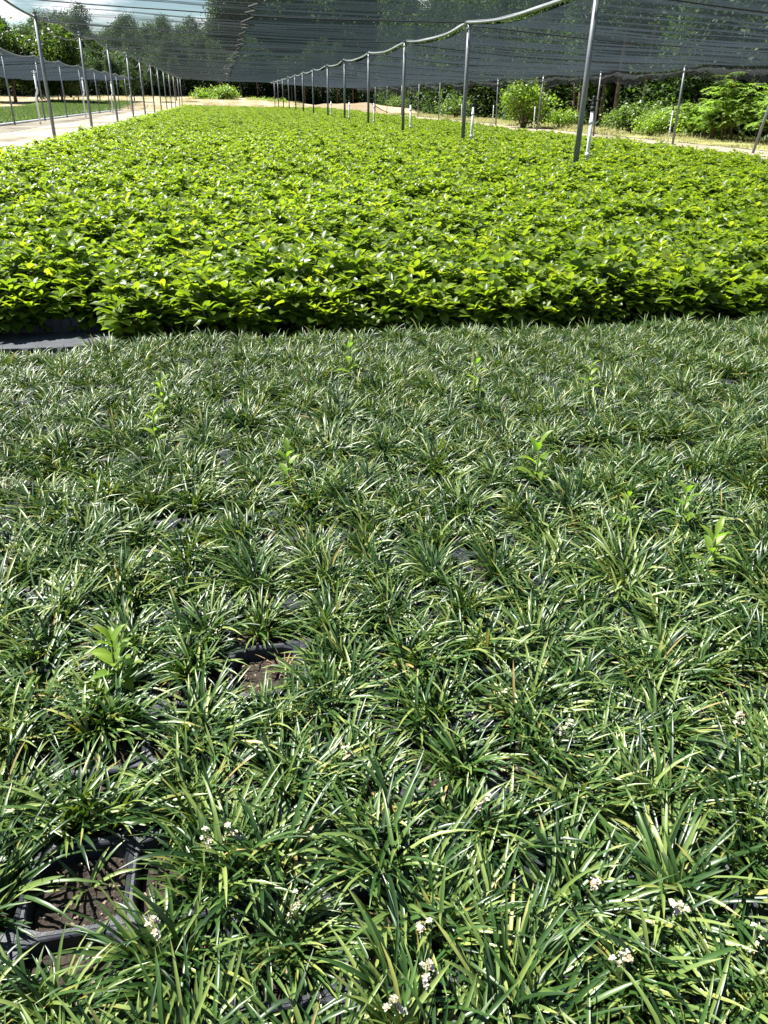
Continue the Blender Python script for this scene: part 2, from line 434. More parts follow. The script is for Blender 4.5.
def sprinkler(hgt, bend):
    o = ob('riser_pipe', None)
    mb = MB()
    if bend:
        mb.tube([(0, 0, 0), (0, 0, 1.25), (0.02, 0, 1.33), (0.13, 0, 1.5), (0.15, 0, 1.6), (0.15, 0, hgt)], 0.05, 10)
        top = (0.15, 0, hgt)
    else:
        mb.tube([(0, 0, 0), (0, 0, hgt)], 0.033, 10)
        top = (0, 0, hgt)
    ob('pipe', mb.mesh('pipe', M['pvc']), o)
    mb = MB()
    for zz in ((0.55, 1.1) if not bend else (1.2, 1.65)):
        mb = MB()
        x = 0 if zz < 1.5 else top[0]
        mb.tube([(x, 0, zz), (x, 0, zz + 0.07)], 0.043 if not bend else 0.062, 10)
        ob('coupling', mb.mesh('coupling', M['pvc']), o)
    mb = MB(); x, _, z = top
    mb.tube([(x, 0, z), (x, 0, z + 0.08)], 0.045, 10)
    mb.tube([(x, 0, z + 0.08), (x, 0, z + 0.15)], 0.02, 8)
    for q in range(3): mb.tube([(x, 0, z + 0.15), (x + .12 * cos(q * 2.1), .12 * sin(q * 2.1), z + 0.19)], 0.012, 6)
    mb.tube([(x, 0, z + 0.19), (x, 0, z + 0.25)], 0.03, 8)
    ob('sprinkler_head', mb.mesh('sprinkler_head', M['cord'] if not bend else M['pvc']), o)
    return o
pr = sprinkler(1.32, False)
for k in range(6):
    o = pr if k == 0 else copy_tree(pr)
    o.location = (6.5 + 0.28, 15.15 + SP * k, 0); o.rotation_euler = (random.gauss(0, .01), random.gauss(0, .01), k)
    tag(o, f'white sprinkler riser pipe beside the {ORD[k]} pole of the white hem row', 'riser pipe', 'sprinkler risers beside the hem row poles')
for k in range(5):
    o = copy_tree(pr); o.location = (18.2 - 0.2, 32.5 + SP * k, 0.0); o.scale = (.8, .8, 0.95)
    tag(o, f'small sprinkler riser strapped beside the {ORD[k]} pole beyond the dirt track', 'riser pipe', 'sprinkler risers beside the outer poles')
pr = sprinkler(2.25, True)
for k in range(5):
    o = pr if k == 0 else copy_tree(pr)
    o.location = (-9.6, 48.5 + 2 * SP * k, 0); o.rotation_euler = (0, 0, R(-10) + random.uniform(-.4, .4))
    tag(o, f'white gooseneck riser pipe, {ORD[k]} from the camera along the gravel path', 'riser pipe', 'gooseneck risers along the gravel path')

def waves(seed, n, ky, kx, amp):
    g = np.random.default_rng(seed)
    K = [(g.uniform(*ky), g.normal(0, kx), g.uniform(0, 6.28), amp / (0.6 + 0.5 * i)) for i in range(n)]
    return lambda X, Y: sum(a * np.sin(2 * pi * (k1 * Y + k2 * X) + p) for k1, k2, p, a in K) / 2
def cloth(x0, x1, y0, y1, zl, zr, D0, sagrow, sagmid, seed, nx, ny, amp=0.05, zig=None):
    w1 = waves(seed, 9, (0.25, 1.2), 0.025, amp)
    w2 = waves(seed + 1, 6, (0.05, 0.2), 0.06, amp * 1.4)
    w3 = waves(seed + 2, 8, (0.8, 2.6), 0.12, amp * 0.45)
    def fn(X, Y):
        u = (X - x0) / (x1 - x0)
        b = zl + (zr - zl) * u
        ph = ((Y - D0) / SP) % 1.0
        sag = 4 * ph * (1 - ph)
        edge = 1 - 4 * u * (1 - u)
        return b - sagrow * sag * (0.1 + 0.9 * edge ** 2) - sagmid * (1 - edge) + (w1(X, Y) + w2(X, Y) + w3(X, Y)) * np.clip(1.0 - edge, 0, 1) ** 0.6
    return fn
def cloth_obj(name, parent, mat, x0, x1, y0, y1, nx, ny, fn):
    return ob(name, grid_sheet(name, x0, x1, y0, y1, 0, mat, nx, ny, fn), parent)

Y0, Y1 = -6.0, 118.0
# middle bay: thin panel on the left, denser panel on the right, laced together
mid = ob('shade_canopy', None, loc=(0, 0, 0))
tag(mid, 'dark shade cloth canopy spanning the middle bay above the bright leafy bed', 'canopy')
fm = cloth(-5, 6.5, Y0, Y1, 3.5, 3.28, 15.0, 0.14, 0.10, 3, 0, 0, 0.026)
seam_x = 0.85
cloth_obj('thin_panel', mid, M['net_thin'], -5, seam_x, Y0, Y1, 30, 900, fm)
cloth_obj('dense_panel', mid, M['net'], seam_x, 6.5, Y0, Y1, 34, 900, fm)
ys = np.arange(10, 110, 0.9)
zx = seam_x + 0.16 * np.where(np.arange(len(ys)) % 2, 1, -1) * rng.uniform(0.4, 1.2, len(ys))
mb = MB(); mb.tube(np.stack([zx, ys, fm(zx, ys) - 0.03], -1), 0.022, 6); ob('lacing', mb.mesh('lacing', M['cord']), mid)
ys = np.linspace(Y0, Y1, 900)
mb = MB(); mb.tube(np.stack([6.5 + 0.03 * np.sin(ys * 1.3), ys, fm(6.5 + 0 * ys, ys) - 0.01], -1), 0.042 + 0.006 * np.sin(ys * 2.3) * np.sin(ys * .71), 10)
ob('hem', mb.mesh('hem', M['hem']), mid)
mb = MB(); mb.tube(np.stack([-5 + 0 * ys, ys, fm(-5 + 0 * ys, ys) - 0.02], -1), 0.03, 8)
ob('edge_cable', mb.mesh('edge_cable', M['wire']), mid)
for k in range(15):
    y = 15 + SP * (k - 1); xx = np.linspace(-5, 6.5, 30)
    if y > Y1: break
    mb = MB(); mb.tube(np.stack([xx, y + 0 * xx, fm(xx, y + 0 * xx) - 0.03], -1), 0.014, 6)
    ob('cross_cable', mb.mesh('cross_cable', M['cord']), mid)
# right bay slopes down to the outer poles, lower margin hanging bunched up
rt = ob('shade_canopy', None)
tag(rt, 'dark shade cloth over the right bay, sloping down to a bunched outer edge', 'canopy')
fr = cloth(6.5, 18.2, Y0, Y1, 3.22, 2.86, 15.0, 0.18, 0.14, 13, 0, 0, 0.03)
cloth_obj('dense_panel', rt, M['net_side'], 6.56, 18.2, Y0, Y1, 60, 800, fr)
ys = np.linspace(Y0, Y1, 700); us = np.linspace(0, 1, 9)
g2 = waves(40, 8, (0.3, 1.6), 0.4, 0.10); g3 = waves(44, 8, (0.5, 3.0), 0.8, 0.10)
Yg, Ug = np.meshgrid(ys, us, indexing='ij')
drop = 0.42 + 0.16 * np.sin(Yg * 0.7) + 0.08 * np.sin(Yg * 1.9)
Xg = 18.25 + g3(Ug * 2, Yg) * 1.2 * Ug + 0.1 * np.sin(Ug * 9)
Zg = fr(np.full_like(Yg, 18.2), Yg) - drop * Ug + g2(Ug, Yg) * 0.5 * Ug
i, j = np.meshgrid(np.arange(len(ys) - 1), np.arange(len(us) - 1), indexing='ij'); a = i * len(us) + j
ob('hanging_margin', me('hanging_margin', np.stack([Xg, Yg, Zg], -1).reshape(-1, 3), np.stack([a, a + len(us), a + len(us) + 1, a + 1], -1).reshape(-1, 4), M['net_roll']), rt)
for k in range(12):
    y = 15 + SP * k; xx = np.linspace(6.6, 18.1, 30)
    mb = MB(); mb.tube(np.stack([xx, y + 0 * xx, fr(xx, y + 0 * xx) - 0.03], -1), 0.014, 6)
    ob('cross_cable', mb.mesh('cross_cable', M['cord']), rt)
# canopy over the crop on the left
lf = ob('shade_canopy', None)
tag(lf, 'dark shade cloth canopy over the low green crop beyond the gravel path', 'canopy')
fl = cloth(-22, -10.6, 34, Y1, 2.95, 3.4, 39.3, 0.16, 0.14, 23, 0, 0, 0.05)
cloth_obj('dense_panel', lf, M['net_side'], -22, -10.6, 33, 118, 40, 440, fl)
ys = np.linspace(33, 112, 300)
mb = MB(); mb.tube(np.stack([-10.6 + 0 * ys, ys, fl(-10.6 + 0 * ys, ys)], -1), 0.03, 6); ob('edge_cable', mb.mesh('edge_cable', M['wire']), lf)
# slack wires between the poles of the path row
for k in range(6):
    y = 27 + SP * k; t = np.linspace(0, 1, 14)
    mb = MB(); mb.tube(np.stack([-5 + 0 * t, y + SP * t, 3.35 - 0.5 * 4 * t * (1 - t) * (0.6 + 0.1 * k % 3)], -1), 0.012, 5)
    tag(ob('slack_wire', mb.mesh('slack_wire', M['wire'])), f'slack wire sagging from the {ORD[k]} pole beside the gravel path to the next', 'wire', 'slack wires between the path poles')

# ------------------------------------------------------------------ strap-leaved plants in the foreground
CELL = 0.193
PROF_BLADE = [0.55, 0.85, 1.0, 1.0, 0.92, 0.66, 0.06]
def tuft(seed, n=62, lmin=.12, lmax=.235, fans=1, spread=1.0, w=1.0, R_=.062):
    """a plant of several leaning fans of arching strap leaves"""
    g = np.random.default_rng(seed)
    fa = np.arange(fans) * 2.4 + g.uniform(0, 6.28); fr_ = R_ * np.sqrt((np.arange(fans) + .35) / max(fans, 1)) * (fans > 1)
    fc = np.stack([fr_ * cos_(fa), fr_ * sin_(fa)], -1) + g.normal(0, .008, (fans, 2)) * (fans > 1)
    fl = g.normal(0, .30, (fans, 2)) * (fans > 1) + fc * 4.0          # lean of each fan
    fs = g.uniform(.78, 1.12, fans)
    k = g.integers(0, fans, n)
    r = g.uniform(0, 1, n) ** 0.7 * 0.022 * spread
    a0 = g.uniform(0, 2 * pi, n)
    base = np.stack([fc[k, 0] + r * cos_(a0), fc[k, 1] + r * sin_(a0), np.full(n, 0.0)], -1)
    # start direction: mostly outward from the fan, pushed by its lean
    t = g.uniform(.25, 1.05, n)
    dx = cos_(a0) * t + fl[k, 0] + g.normal(0, .2, n); dy = sin_(a0) * t + fl[k, 1] + g.normal(0, .2, n)
    az = np.arctan2(dy, dx); el = np.clip(np.arctan2(1.05, np.hypot(dx, dy)), .3, 1.5)
    ln = g.uniform(lmin, lmax, n) * fs[k]
    droop = g.uniform(0.35, 1.5, n) * (ln / 0.15) ** .5
    tint = np.clip(g.beta(1.25, 1.6, n) * 0.92 + g.normal(0, .07, fans)[k], 0, .93)
    tint[g.uniform(0, 1, n) < 0.006] = 0.99
    V, F, T = leaves(base, az, el, ln, g.uniform(0.0050, 0.0082, n) * w, droop, 0.35, tint, 6, 2, PROF_BLADE, roll=g.normal(0, 0.28, n), g=g)
    T = T.reshape(n, 7, 3).copy()
    tip = g.uniform(0, 1, n) < .16; T[tip, 6, :] = .97; T[g.uniform(0, 1, n) < .05, 5:, :] = .96     # dry tips
    T[:, 0, :] = T[:, 0, :] * .8 + .12                                                        # paler leaf base
    return V, F, T.ravel()
def spike(seed):
    """white flower cluster"""
    g = np.random.default_rng(seed)
    mb = MB()
    lean, az = g.uniform(0.2, 0.7), g.uniform(0, 6.28)
    H = g.uniform(0.075, 0.11)
    t = np.linspace(0, 1, 6)
    P = np.stack([H * sin(lean) * t ** 1.4 * cos(az), H * sin(lean) * t ** 1.4 * sin(az), H * t], -1)
    ns = g.integers(6, 12)
    tt = g.uniform(0.62, 1.0, ns)
    c = np.stack([np.interp(tt, t, P[:, q]) for q in range(3)], -1) + g.normal(0, 0.004, (ns, 3))
    bb, aa, ee, tn = [], [], [], []
    for q in range(ns):
        for p in range(6):
            bb.append(c[q]); aa.append(p * pi / 3 + g.uniform(-.2, .2)); ee.append(g.uniform(-0.1, 1.0)); tn.append(0.98 if g.uniform() < 0.12 else g.uniform(0, .7))
    V, F, T = leaves(np.array(bb), np.array(aa), np.array(ee), 0.0058, 0.0046, 0.5, 0.3, np.array(tn), 2, 2, [0.5, 1, .4], g=g)
    return (V, F, T), P
NV = 14
tufts = []
for k in range(NV):
    V, F, T = tuft(100 + k, int(rng.integers(180, 225)), .085, .185, 5, w=1.03)
    tufts.append((V, F, T))
for k in range(NV):         # shorter, finer-leaved plants that fill the back of the bed
    V, F, T = tuft(130 + k, int(rng.integers(230, 265)), .065, .145, 8, w=.78, R_=.088)
    tufts.append((V, F, T))
tmesh = [me('foliage', V, F, M['blade'], T) for V, F, T in tufts]
spk = []
for k in range(4):
    (V, F, T), P = spike(50 + k)
    mbs = MB(); mbs.tube(P, 0.0016, 5)
    spk.append((me('blossom', V, F, M['petal'], T), mbs.mesh('flower_stalk', M['stem'])))

def tray_mesh():
    """square-celled carrier tray, 3 x 2 cells: deep dark cells, a lighter rim grid with rounded inner corners"""
    mb = MB(); nx, ny, c = 3, 2, CELL
    wx, wy = nx * c, ny * c
    n = 24
    th = np.linspace(0, 2 * pi, n, endpoint=False) 
    sq = np.maximum(np.abs(cos_(th)), np.abs(sin_(th)))
    e = 5.0
    se = (np.abs(cos_(th)) ** e + np.abs(sin_(th)) ** e) ** (-1 / e)
    for i in range(nx):
        for j in range(ny):
            cx, cy = (i + .5) * c, (j + .5) * c
            hw = c / 2 - 0.0006
            rings = [(1 / sq * hw, 0.100), (se * (hw - 0.0060), 0.102), (se * (hw - 0.0085), 0.099), (se * (hw - 0.020), 0.02)]
            V = np.concatenate([np.stack([cx + r * cos_(th), cy + r * sin_(th), np.full(n, z)], -1) for r, z in rings])
            F = [[q * n + p, q * n + (p + 1) % n, (q + 1) * n + (p + 1) % n, (q + 1) * n + p] for q in range(3) for p in range(n)]
            mb.add(V, F)
    # outer skirt
    for (x0, y0, x1, y1) in ((0, 0, wx, 0), (wx, 0, wx, wy), (wx, wy, 0, wy), (0, wy, 0, 0)):
        mb.add([(x0, y0, .1), (x1, y1, .1), (x1, y1, .0), (x0, y0, .0)], [[0, 1, 2, 3]])
    return mb.mesh('tray_body', M['plastic'], False)
def soil_mesh():
    mb = MB(); c = CELL; g = np.random.default_rng(5)
    for i in range(3):
        for j in range(2):
            cx, cy = (i + .5) * c, (j + .5) * c
            n = 13; q = np.linspace(-.5, .5, n) * (c - 0.036)
            A, B = np.meshgrid(q, q, indexing='ij')
            Z = 0.068 + g.normal(0, 0.0028, A.shape) + 0.006 * np.exp(-(A ** 2 + B ** 2) * 300)
            k, l = np.meshgrid(np.arange(n - 1), np.arange(n - 1), indexing='ij'); a = k * n + l
            mb.add(np.stack([A + cx, B + cy, Z], -1), np.stack([a, a + n, a + n + 1, a + 1], -1).reshape(-1, 4))
    return mb.mesh('potting_soil', M['soil'])
def chips_mesh(seed):
    g = np.random.default_rng(seed); mb = MB()
    for k in range(6 * 45):
        i, j = (k % 3), (k // 3) % 2
        x, y = (i + .5) * CELL + g.uniform(-.072, .072), (j + .5) * CELL + g.uniform(-.072, .072)
        s = g.uniform(0.002, 0.0065)
        mb.box((x, y, 0.071 + g.uniform(0, .003)), (s * g.uniform(.8, 2.2), s, s * .5), rz=g.uniform(0, 3.14))
    return mb.mesh('bark_chips', M['chip'], False)
GX0, GY0 = -0.38 - CELL / 2, 1.05 - CELL / 2            # a cell corner fitted to the gap in the photo
pt = ob('plant_tray', None)
tb_ = ob('tray_body', tray_mesh(), pt); ob('potting_soil', soil_mesh(), pt); ob('bark_chips', chips_mesh(3), pt)['kind'] = 'stuff'
gap = [(0, 0), (2, 3)]
NX0, NX1, NY0, NY1 = -9, 24, -3, 20                     # cell index range (rows run away from the camera)
def cellpos(i, j): return GX0 + (i + .5) * CELL, GY0 + (j + .5) * CELL
# what the camera can see of the field (a wedge with a margin)
def visible(x, y, m=0.35):
    fx, fy = sin(R(11)), cos(R(11)); d = x * fx + y * fy; s = x * fy - y * fx
    return abs(s) < 0.50 * (d * cos(R(28.2)) + 1.4 * sin(R(28.2))) + m and y > 0.25
first = True
TRAY_LABEL = 'black plastic tray hidden among the grassy plants in the foreground'
_N = ['no', 'one', 'two', 'three', 'four', 'five', 'six', 'seven', 'eight', 'nine', 'ten', 'eleven', 'twelve']
def _ow(di, dj):
    q = []
    if dj: q.append(_N[abs(dj)] + (' behind' if dj > 0 else ' nearer'))
    if di: q.append(_N[abs(di)] + (' right' if di > 0 else ' left'))
    return ' and '.join(q)
for ti in range(-4, 9):
    for tj in range(-2, 10):
        i0, j0 = ti * 3, tj * 2
        xc, yc = cellpos(i0 + 1, j0 + .5)
        if not visible(xc, yc, 0.5) or j0 > 19: continue
        o = pt if first else copy_tree(pt); first = False
        o.location = (GX0 + i0 * CELL, GY0 + j0 * CELL, 0.012)
        if (0, 0) in [(i0 + a, j0 + b) for a in range(3) for b in range(2)]:
            tag(o, 'black plastic tray with a bare soil cell at bottom left of the photo', 'plant tray', 'black trays under the grassy plants')
        elif (2, 3) in [(i0 + a, j0 + b) for a in range(3) for b in range(2)]:
            tag(o, 'black plastic tray with an empty shadowed cell in the left of the foreground', 'plant tray', 'black trays under the grassy plants')
        else:
            tag(o, 'black tray under the grass, ' + _ow(ti, tj) + ' of the tray with bare soil', 'plant tray', 'black trays under the grassy plants')

FLOWERS = {  # pixel -> words; nearest plant carries the flower
    (387, 972): 'at the bottom centre', (297, 958): 'left of bottom centre', (288, 1000): 'at the very bottom, left of centre',
    (170, 897): 'beside the bare soil cell at bottom left', (655, 912): 'near the lower right corner', (740, 886): 'at the lower right edge',
    (738, 722): 'at the right edge, two thirds down', (422, 786): 'below the middle, near centre', (326, 740): 'just right of the empty shadowed cell',
    (502, 808): 'right of centre, three quarters down', (553, 892): 'right of bottom centre', (188, 812): 'above the bare soil cell', (408, 915): 'above bottom centre',
    (700, 850): 'right side, well down', (545, 735): 'right of centre, two thirds down', (275, 815): 'left of centre, three quarters down', (30, 860): 'at the lower left edge',
    (765, 940): 'in the lower right corner', (655, 1010): 'at the bottom edge, right side', (705, 995): 'at the bottom edge, far right'}
from mathutils import Matrix as _M
Rm = np.array(co.matrix_world.to_3x3())
def unp(px, py, z):
    d = Rm @ np.array([(px - 384) / 769., (512 - py) / 769., -1]); t = (z - 1.45) / d[2]
    return d[0] * t, d[1] * t
cells = []
for i in range(NX0, NX1):
    for j in range(NY0, NY1):
        x, y = cellpos(i, j)
        if visible(x, y) and (i, j) not in gap and not (x < -0.86 and j > 18): cells.append((x * x + y * y, i, j))
cells.sort()
fl_of = {}
for (px, py), w in FLOWERS.items():
    x, y = unp(px, py, 0.17)
    i, j = int((x - GX0) // CELL), int((y - GY0) // CELL)
    if (i, j) in gap: i += 1
    fl_of.setdefault((i, j), w)
rest = MB()
NUM = ['no', 'one', 'two', 'three', 'four', 'five', 'six', 'seven', 'eight', 'nine', 'ten', 'eleven', 'twelve', 'thirteen', 'fourteen', 'fifteen', 'sixteen', 'seventeen', 'eighteen', 'nineteen', 'twenty', 'twenty-one', 'twenty-two', 'twenty-three', 'twenty-four', 'twenty-five', 'twenty-six', 'twenty-seven', 'twenty-eight', 'twenty-nine', 'thirty']
MARKS = {(0, 0): 'the bare soil cell', (2, 3): 'the empty shadowed cell'}
for px, py, w in ((537, 463, 'the biggest pale weed'), (114, 655, 'the yellow-green weed'), (712, 552, 'the lower right-hand weed'), (288, 470, 'the upper middle weed'), (738, 722, 'the right edge blossom'), (502, 808, 'the blossom right of centre')):
    x, y = unp(px, py, .17); MARKS[(int((x - GX0) // CELL), int((y - GY0) // CELL))] = w
def offset_words(di, dj):
    q = []
    if dj: q.append(NUM[abs(dj)] + (' behind' if dj > 0 else ' nearer'))
    if di: q.append(NUM[abs(di)] + (' right' if di > 0 else ' left'))
    return ' and '.join(q)
def rel(i, j):
    (a, b), w = min(MARKS.items(), key=lambda m: (abs(m[0][0] - i) + abs(m[0][1] - j), m[0]))
    d = offset_words(i - a, j - b)
    return ('grassy plant ' + d + ' of ' + w) if d else 'grassy plant at ' + w
for n, (_, i, j) in enumerate(cells):
    x, y = cellpos(i, j)
    x += random.gauss(0, .022); y += random.gauss(0, .022)
    rz = random.uniform(0, 2 * pi); k = random.randrange(NV) + (NV if random.random() < (j - 5) / 10 else 0)
    s = random.gauss(1.02, 0.08)
    big = 1.0 + 0.07 * math.sin(x * 2.1 + 1) * math.cos(y * 1.7)
    s = max(.72, s * big)
    fx, fy = math.gauss(0, 0) if False else random.gauss(0, .10), random.gauss(0, .10)
    # plants next to a gap lean away from it less and are shorter, as in the photo
    if any(abs(i - a) + abs(j - b) == 1 for a, b in gap): s *= 1.0
    if any(abs(i - a) <= 1 and j == b - 1 for a, b in gap): s *= 0.97
    if n < 299:
        p = ob('grassy_plant', None, loc=(x, y, 0.080)); p.rotation_euler = (fx, fy, rz); p.scale = (s * 1.06, s * 1.06, s * random.uniform(.86, 1.02))
        ob('foliage', tmesh[k], p)
        if (i, j) in fl_of:
            bm_, st_ = spk[random.randrange(4)]
            for q in range(random.choice((1, 1, 2))):
                st = ob('flower_spike', st_, p); st.rotation_euler = (0, 0, random.uniform(0, 6.28)); st.location = (random.uniform(-.02, .02), random.uniform(-.02, .02), 0.02)
                ob('blossom', bm_, st)
            tag(p, 'grassy plant with white blossom ' + fl_of[(i, j)], 'grassy plant', 'dark green grassy plants in rows')
        else:
            if n < 190 and random.random() < .16:
                st = ob('flower_spike', spk[random.randrange(4)][1], p); st.rotation_euler = (0, 0, random.uniform(0, 6.28)); st.location = (random.uniform(-.05, .05), random.uniform(-.05, .05), -.005); st.scale = (.7, .7, .7)
                ob('blossom', spk[random.randrange(4)][0], st)
            tag(p, rel(i, j), 'grassy plant', 'dark green grassy plants in rows')
    else:
        V, F, T = tufts[k]
        V = V * np.array([s * 1.06, s * 1.06, s * .95]); c_, s_ = cos(rz), sin(rz)
        V = np.stack([V[:, 0] * c_ - V[:, 1] * s_ + V[:, 2] * fx + x, V[:, 0] * s_ + V[:, 1] * c_ + V[:, 2] * fy + y, V[:, 2] + 0.080], -1)
        rest.add(V, F, T)
o = ob('grassy_plants', rest.mesh('grassy_plants', M['blade'])); o['kind'] = 'stuff'
tag(o, 'mass of grassy plants at the back of the foreground bed', 'grassy plants')
# the two near-empty cells hold a sparse seedling and a withered one
V, F, T = tuft(900, 7, .07, .12, spread=.3, w=1.1)
x, y = cellpos(0, 0)
p = ob('grassy_plant', None, loc=(x + .01, y + .01, .08)); ob('foliage', me('foliage', V, F, M['blade'], T), p)
tag(p, 'small sparse seedling alone in the bare soil cell at bottom left', 'grassy plant')
V, F, T = tuft(901, 16, .05, .10, spread=1.1, w=.5)
x, y = cellpos(2, 3)
p = ob('withered_plant', None, loc=(x + .05, y + .03, .078)); ob('foliage', me('foliage', V, F, M['dead'], T), p)
tag(p, 'withered brown plant in the empty shadowed cell left of centre', 'withered plant')

# ------------------------------------------------------------------ weeds growing through
def weed(seed, nl, ln, wd, hgt):
    g = np.random.default_rng(seed); o = ob('weed', None)
    az = np.arange(nl) * 2.4 + g.uniform(-.3, .3, nl); t = np.linspace(0.15, 1, nl)
    base = np.stack([0 * t, 0 * t, hgt * t], -1)
    V, F, T = leaves(base, az, 0.3 + 0.8 * t, ln * (1.1 - 0.45 * t), wd * (1.1 - .4 * t), 0.9, .25, g.uniform(0, 1, nl), 5, 2, [.25, .7, 1, .9, .55, .05], g=g)
    ob('foliage', me('foliage', V, F, M['weed'], T), o)
    mb = MB(); mb.tube([(0, 0, 0), (0.004, 0, hgt * .5), (0, 0, hgt)], 0.0028, 6); ob('stem', mb.mesh('stem', M['stem']), o)
    return o
for q, (px, py, nl, ln, wd, hg, lb) in enumerate([
        (537, 463, 9, .11, .032, .14, 'pale green broad-leaved weed standing above the grassy plants right of centre'),
        (288, 470, 9, .08, .028, .14, 'pale green weed among the grassy plants left of centre, above the middle'),
        (712, 552, 11, .09, .030, .13, 'bright weed among the grassy plants near the right edge, mid height'),
        (114, 655, 14, .075, .030, .12, 'bright yellow-green weed near the left edge below the middle'),
        (684, 507, 9, .08, .026, .13, 'pale weed above another near the right edge, mid height'),
        (626, 512, 6, .06, .022, .13, 'small pale weed right of centre at mid height'),
        (162, 398, 10, .08, .028, .15, 'pale green weed in the upper left of the grassy bed'),
        (350, 362, 9, .08, .03, .16, 'pale weed close to the leafy bed at centre'),
        (155, 432, 8, .07, .028, .14, 'little weed just below another in the upper left of the grassy bed'),
        (476, 380, 7, .07, .03, .15, 'tiny weed near the leafy bed, right of centre'),
        (590, 378, 8, .07, .026, .15, 'thin weed in the upper right of the grassy bed')]):
    o = weed(200 + q, nl, ln, wd, hg); x, y = unp(px, py, .20); o.location = (x, y, .085); o.rotation_euler = (0, 0, q); o.scale = (1.1, 1.1, 1.35)
    tag(o, lb, 'weed', 'weeds among the grassy plants')

# ------------------------------------------------------------------ broad-leaved bed
BROAD = [0.22, 0.48, 0.86, 1.08, 0.84, 0.06]
def whorls(pts, g, lower=2, segs=5):
    """pts (n,3): stem tips. rosette on top, looser leaf rings beneath"""
    B, A, E, LN, WD, TT, DR = [], [], [], [], [], [], []
    for (x, y, z) in pts:
        a0 = g.uniform(0, 6.28); lx, ly = g.normal(0, .035, 2)
        young = g.beta(2.2, 2.2)
        for ring in range(lower + 1):
            n = int(g.integers(6, 9)) if ring == 0 else int(g.integers(5, 8))
            zz = z - 0.056 * ring - g.uniform(0, .008)
            sz = (0.80, 1.05, 1.1, 1.1, 1.0)[ring]
            for k in range(n):
                B.append((x + lx * (-.3 * ring), y + ly * (-.3 * ring), zz + g.uniform(-.006, .006)))
                A.append(a0 + ring * .5 + k * 2 * pi / n + g.normal(0, .16))
                E.append((0.75, 0.42, 0.22, 0.1, 0.0)[ring] + g.normal(0, .22))
                LN.append(g.uniform(.078, .132) * sz); WD.append(g.uniform(.038, .058) * sz)
                DR.append(g.uniform(.3, 1.0))
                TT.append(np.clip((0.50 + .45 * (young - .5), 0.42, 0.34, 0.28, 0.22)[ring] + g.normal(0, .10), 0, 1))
            if ring == 0:                                   # the newest leaves, small and upright
                for k in range(3):
                    B.append((x, y, zz + .004)); A.append(g.uniform(0, 6.28)); E.append(g.uniform(.9, 1.4)); LN.append(g.uniform(.022, .045)); WD.append(.014); DR.append(.4)
                    TT.append(np.clip(.72 + .3 * (young - .3) + g.normal(0, .1), 0, 1))
    return leaves(np.array(B), np.array(A), np.array(E), np.array(LN), np.array(WD), np.array(DR), .28, np.array(TT), segs, 2, BROAD if segs == 5 else [.4, 1, .75, .05], roll=g.normal(0, .25, len(B)), g=g)
# individual plants along the front of the bed
PC = 0.20
pmesh = []
for k in range(10):
    g = np.random.default_rng(300 + k)
    ns = int(g.integers(5, 7))
    r = np.sqrt(g.uniform(0, 1, ns)) * .115; a = g.uniform(0, 6.28, ns)
    pts = np.stack([r * cos_(a), r * sin_(a), g.uniform(.17, .31, ns)], -1)
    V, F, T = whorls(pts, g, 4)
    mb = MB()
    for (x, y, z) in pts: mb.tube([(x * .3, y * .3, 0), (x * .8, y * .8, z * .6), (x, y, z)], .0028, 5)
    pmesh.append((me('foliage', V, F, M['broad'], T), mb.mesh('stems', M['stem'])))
emesh = []
for k in range(6):
    g = np.random.default_rng(340 + k)
    ns = 10
    pts = np.stack([g.uniform(-.11, .11, ns), g.uniform(-.21, .05, ns), np.zeros(ns)], -1)
    pts[:, 2] = .09 + (pts[:, 1] + .21) / .26 * .17 + g.normal(0, .028, ns)
    V, F, T = whorls(pts, g, 2)
    mb = MB()
    for (x, y, z) in pts: mb.tube([(x * .3, y * .3, 0), (x * .8, y * .8, z * .6), (x, y, z)], .0028, 5)
    emesh.append((me('foliage', V, F, M['broad'], T), mb.mesh('stems', M['stem'])))
broad = []
FRONT = 5.12
def front(x): return 5.55 if x < -0.86 else FRONT
c2 = []
for i in range(-11, 30):
    for j in range(0, 12):
        x = -0.76 + i * PC; y = FRONT + .10 + j * PC
        if x < -0.86: y += 0.41
        fx_, fy_ = sin(R(11)), cos(R(11)); d = x * fx_ + y * fy_; s = x * fy_ - y * fx_
        if abs(s) < 0.52 * d + .35: c2.append((d + 0.02 * abs(s), x, y, i, j))
c2.sort()
ind = set()
for n, (_, x, y, i, j) in enumerate(c2[:299]):
    ind.add((i, j))
    f_, s_ = pmesh[random.randrange(10)] if j else emesh[random.randrange(6)]
    p = ob('leafy_plant', None, loc=(x + random.gauss(0, .02), y + random.gauss(0, .02) + (random.uniform(0, .09) if j == 0 else 0), .085)); p.rotation_euler = (random.gauss(0, .05), random.gauss(0, .05), random.uniform(0, 6.28) if j else random.uniform(-.5, .5))
    s = random.gauss(1, .12) * (1 + .10 * math.sin(x * 2.7) * math.cos(y * 2.1)); p.scale = (s, s, s * random.uniform(.9, 1.08))
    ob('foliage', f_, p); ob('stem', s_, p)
    if (i, j) == (0, 0): lb = 'leafy plant at the corner of the bright bed, beside the exposed black fabric'
    else:
        side = 'right' if i > 0 else 'left'
        col = (NUM[abs(i)] + ' ' + side + ' of the corner plant') if i else 'straight behind the corner plant'
        lb = 'bright leafy plant, ' + ('front row, ' if j == 0 else ORD[j] + ' row back, ') + col
    tag(p, lb, 'leafy plant', 'leafy plants at the front of the broad-leaved bed')
ymax_ind = {}
for (i, j) in ind: ymax_ind[i] = max(ymax_ind.get(i, 0), FRONT + .10 + j * PC + (.4 if -0.76 + i * PC < -0.86 else 0))
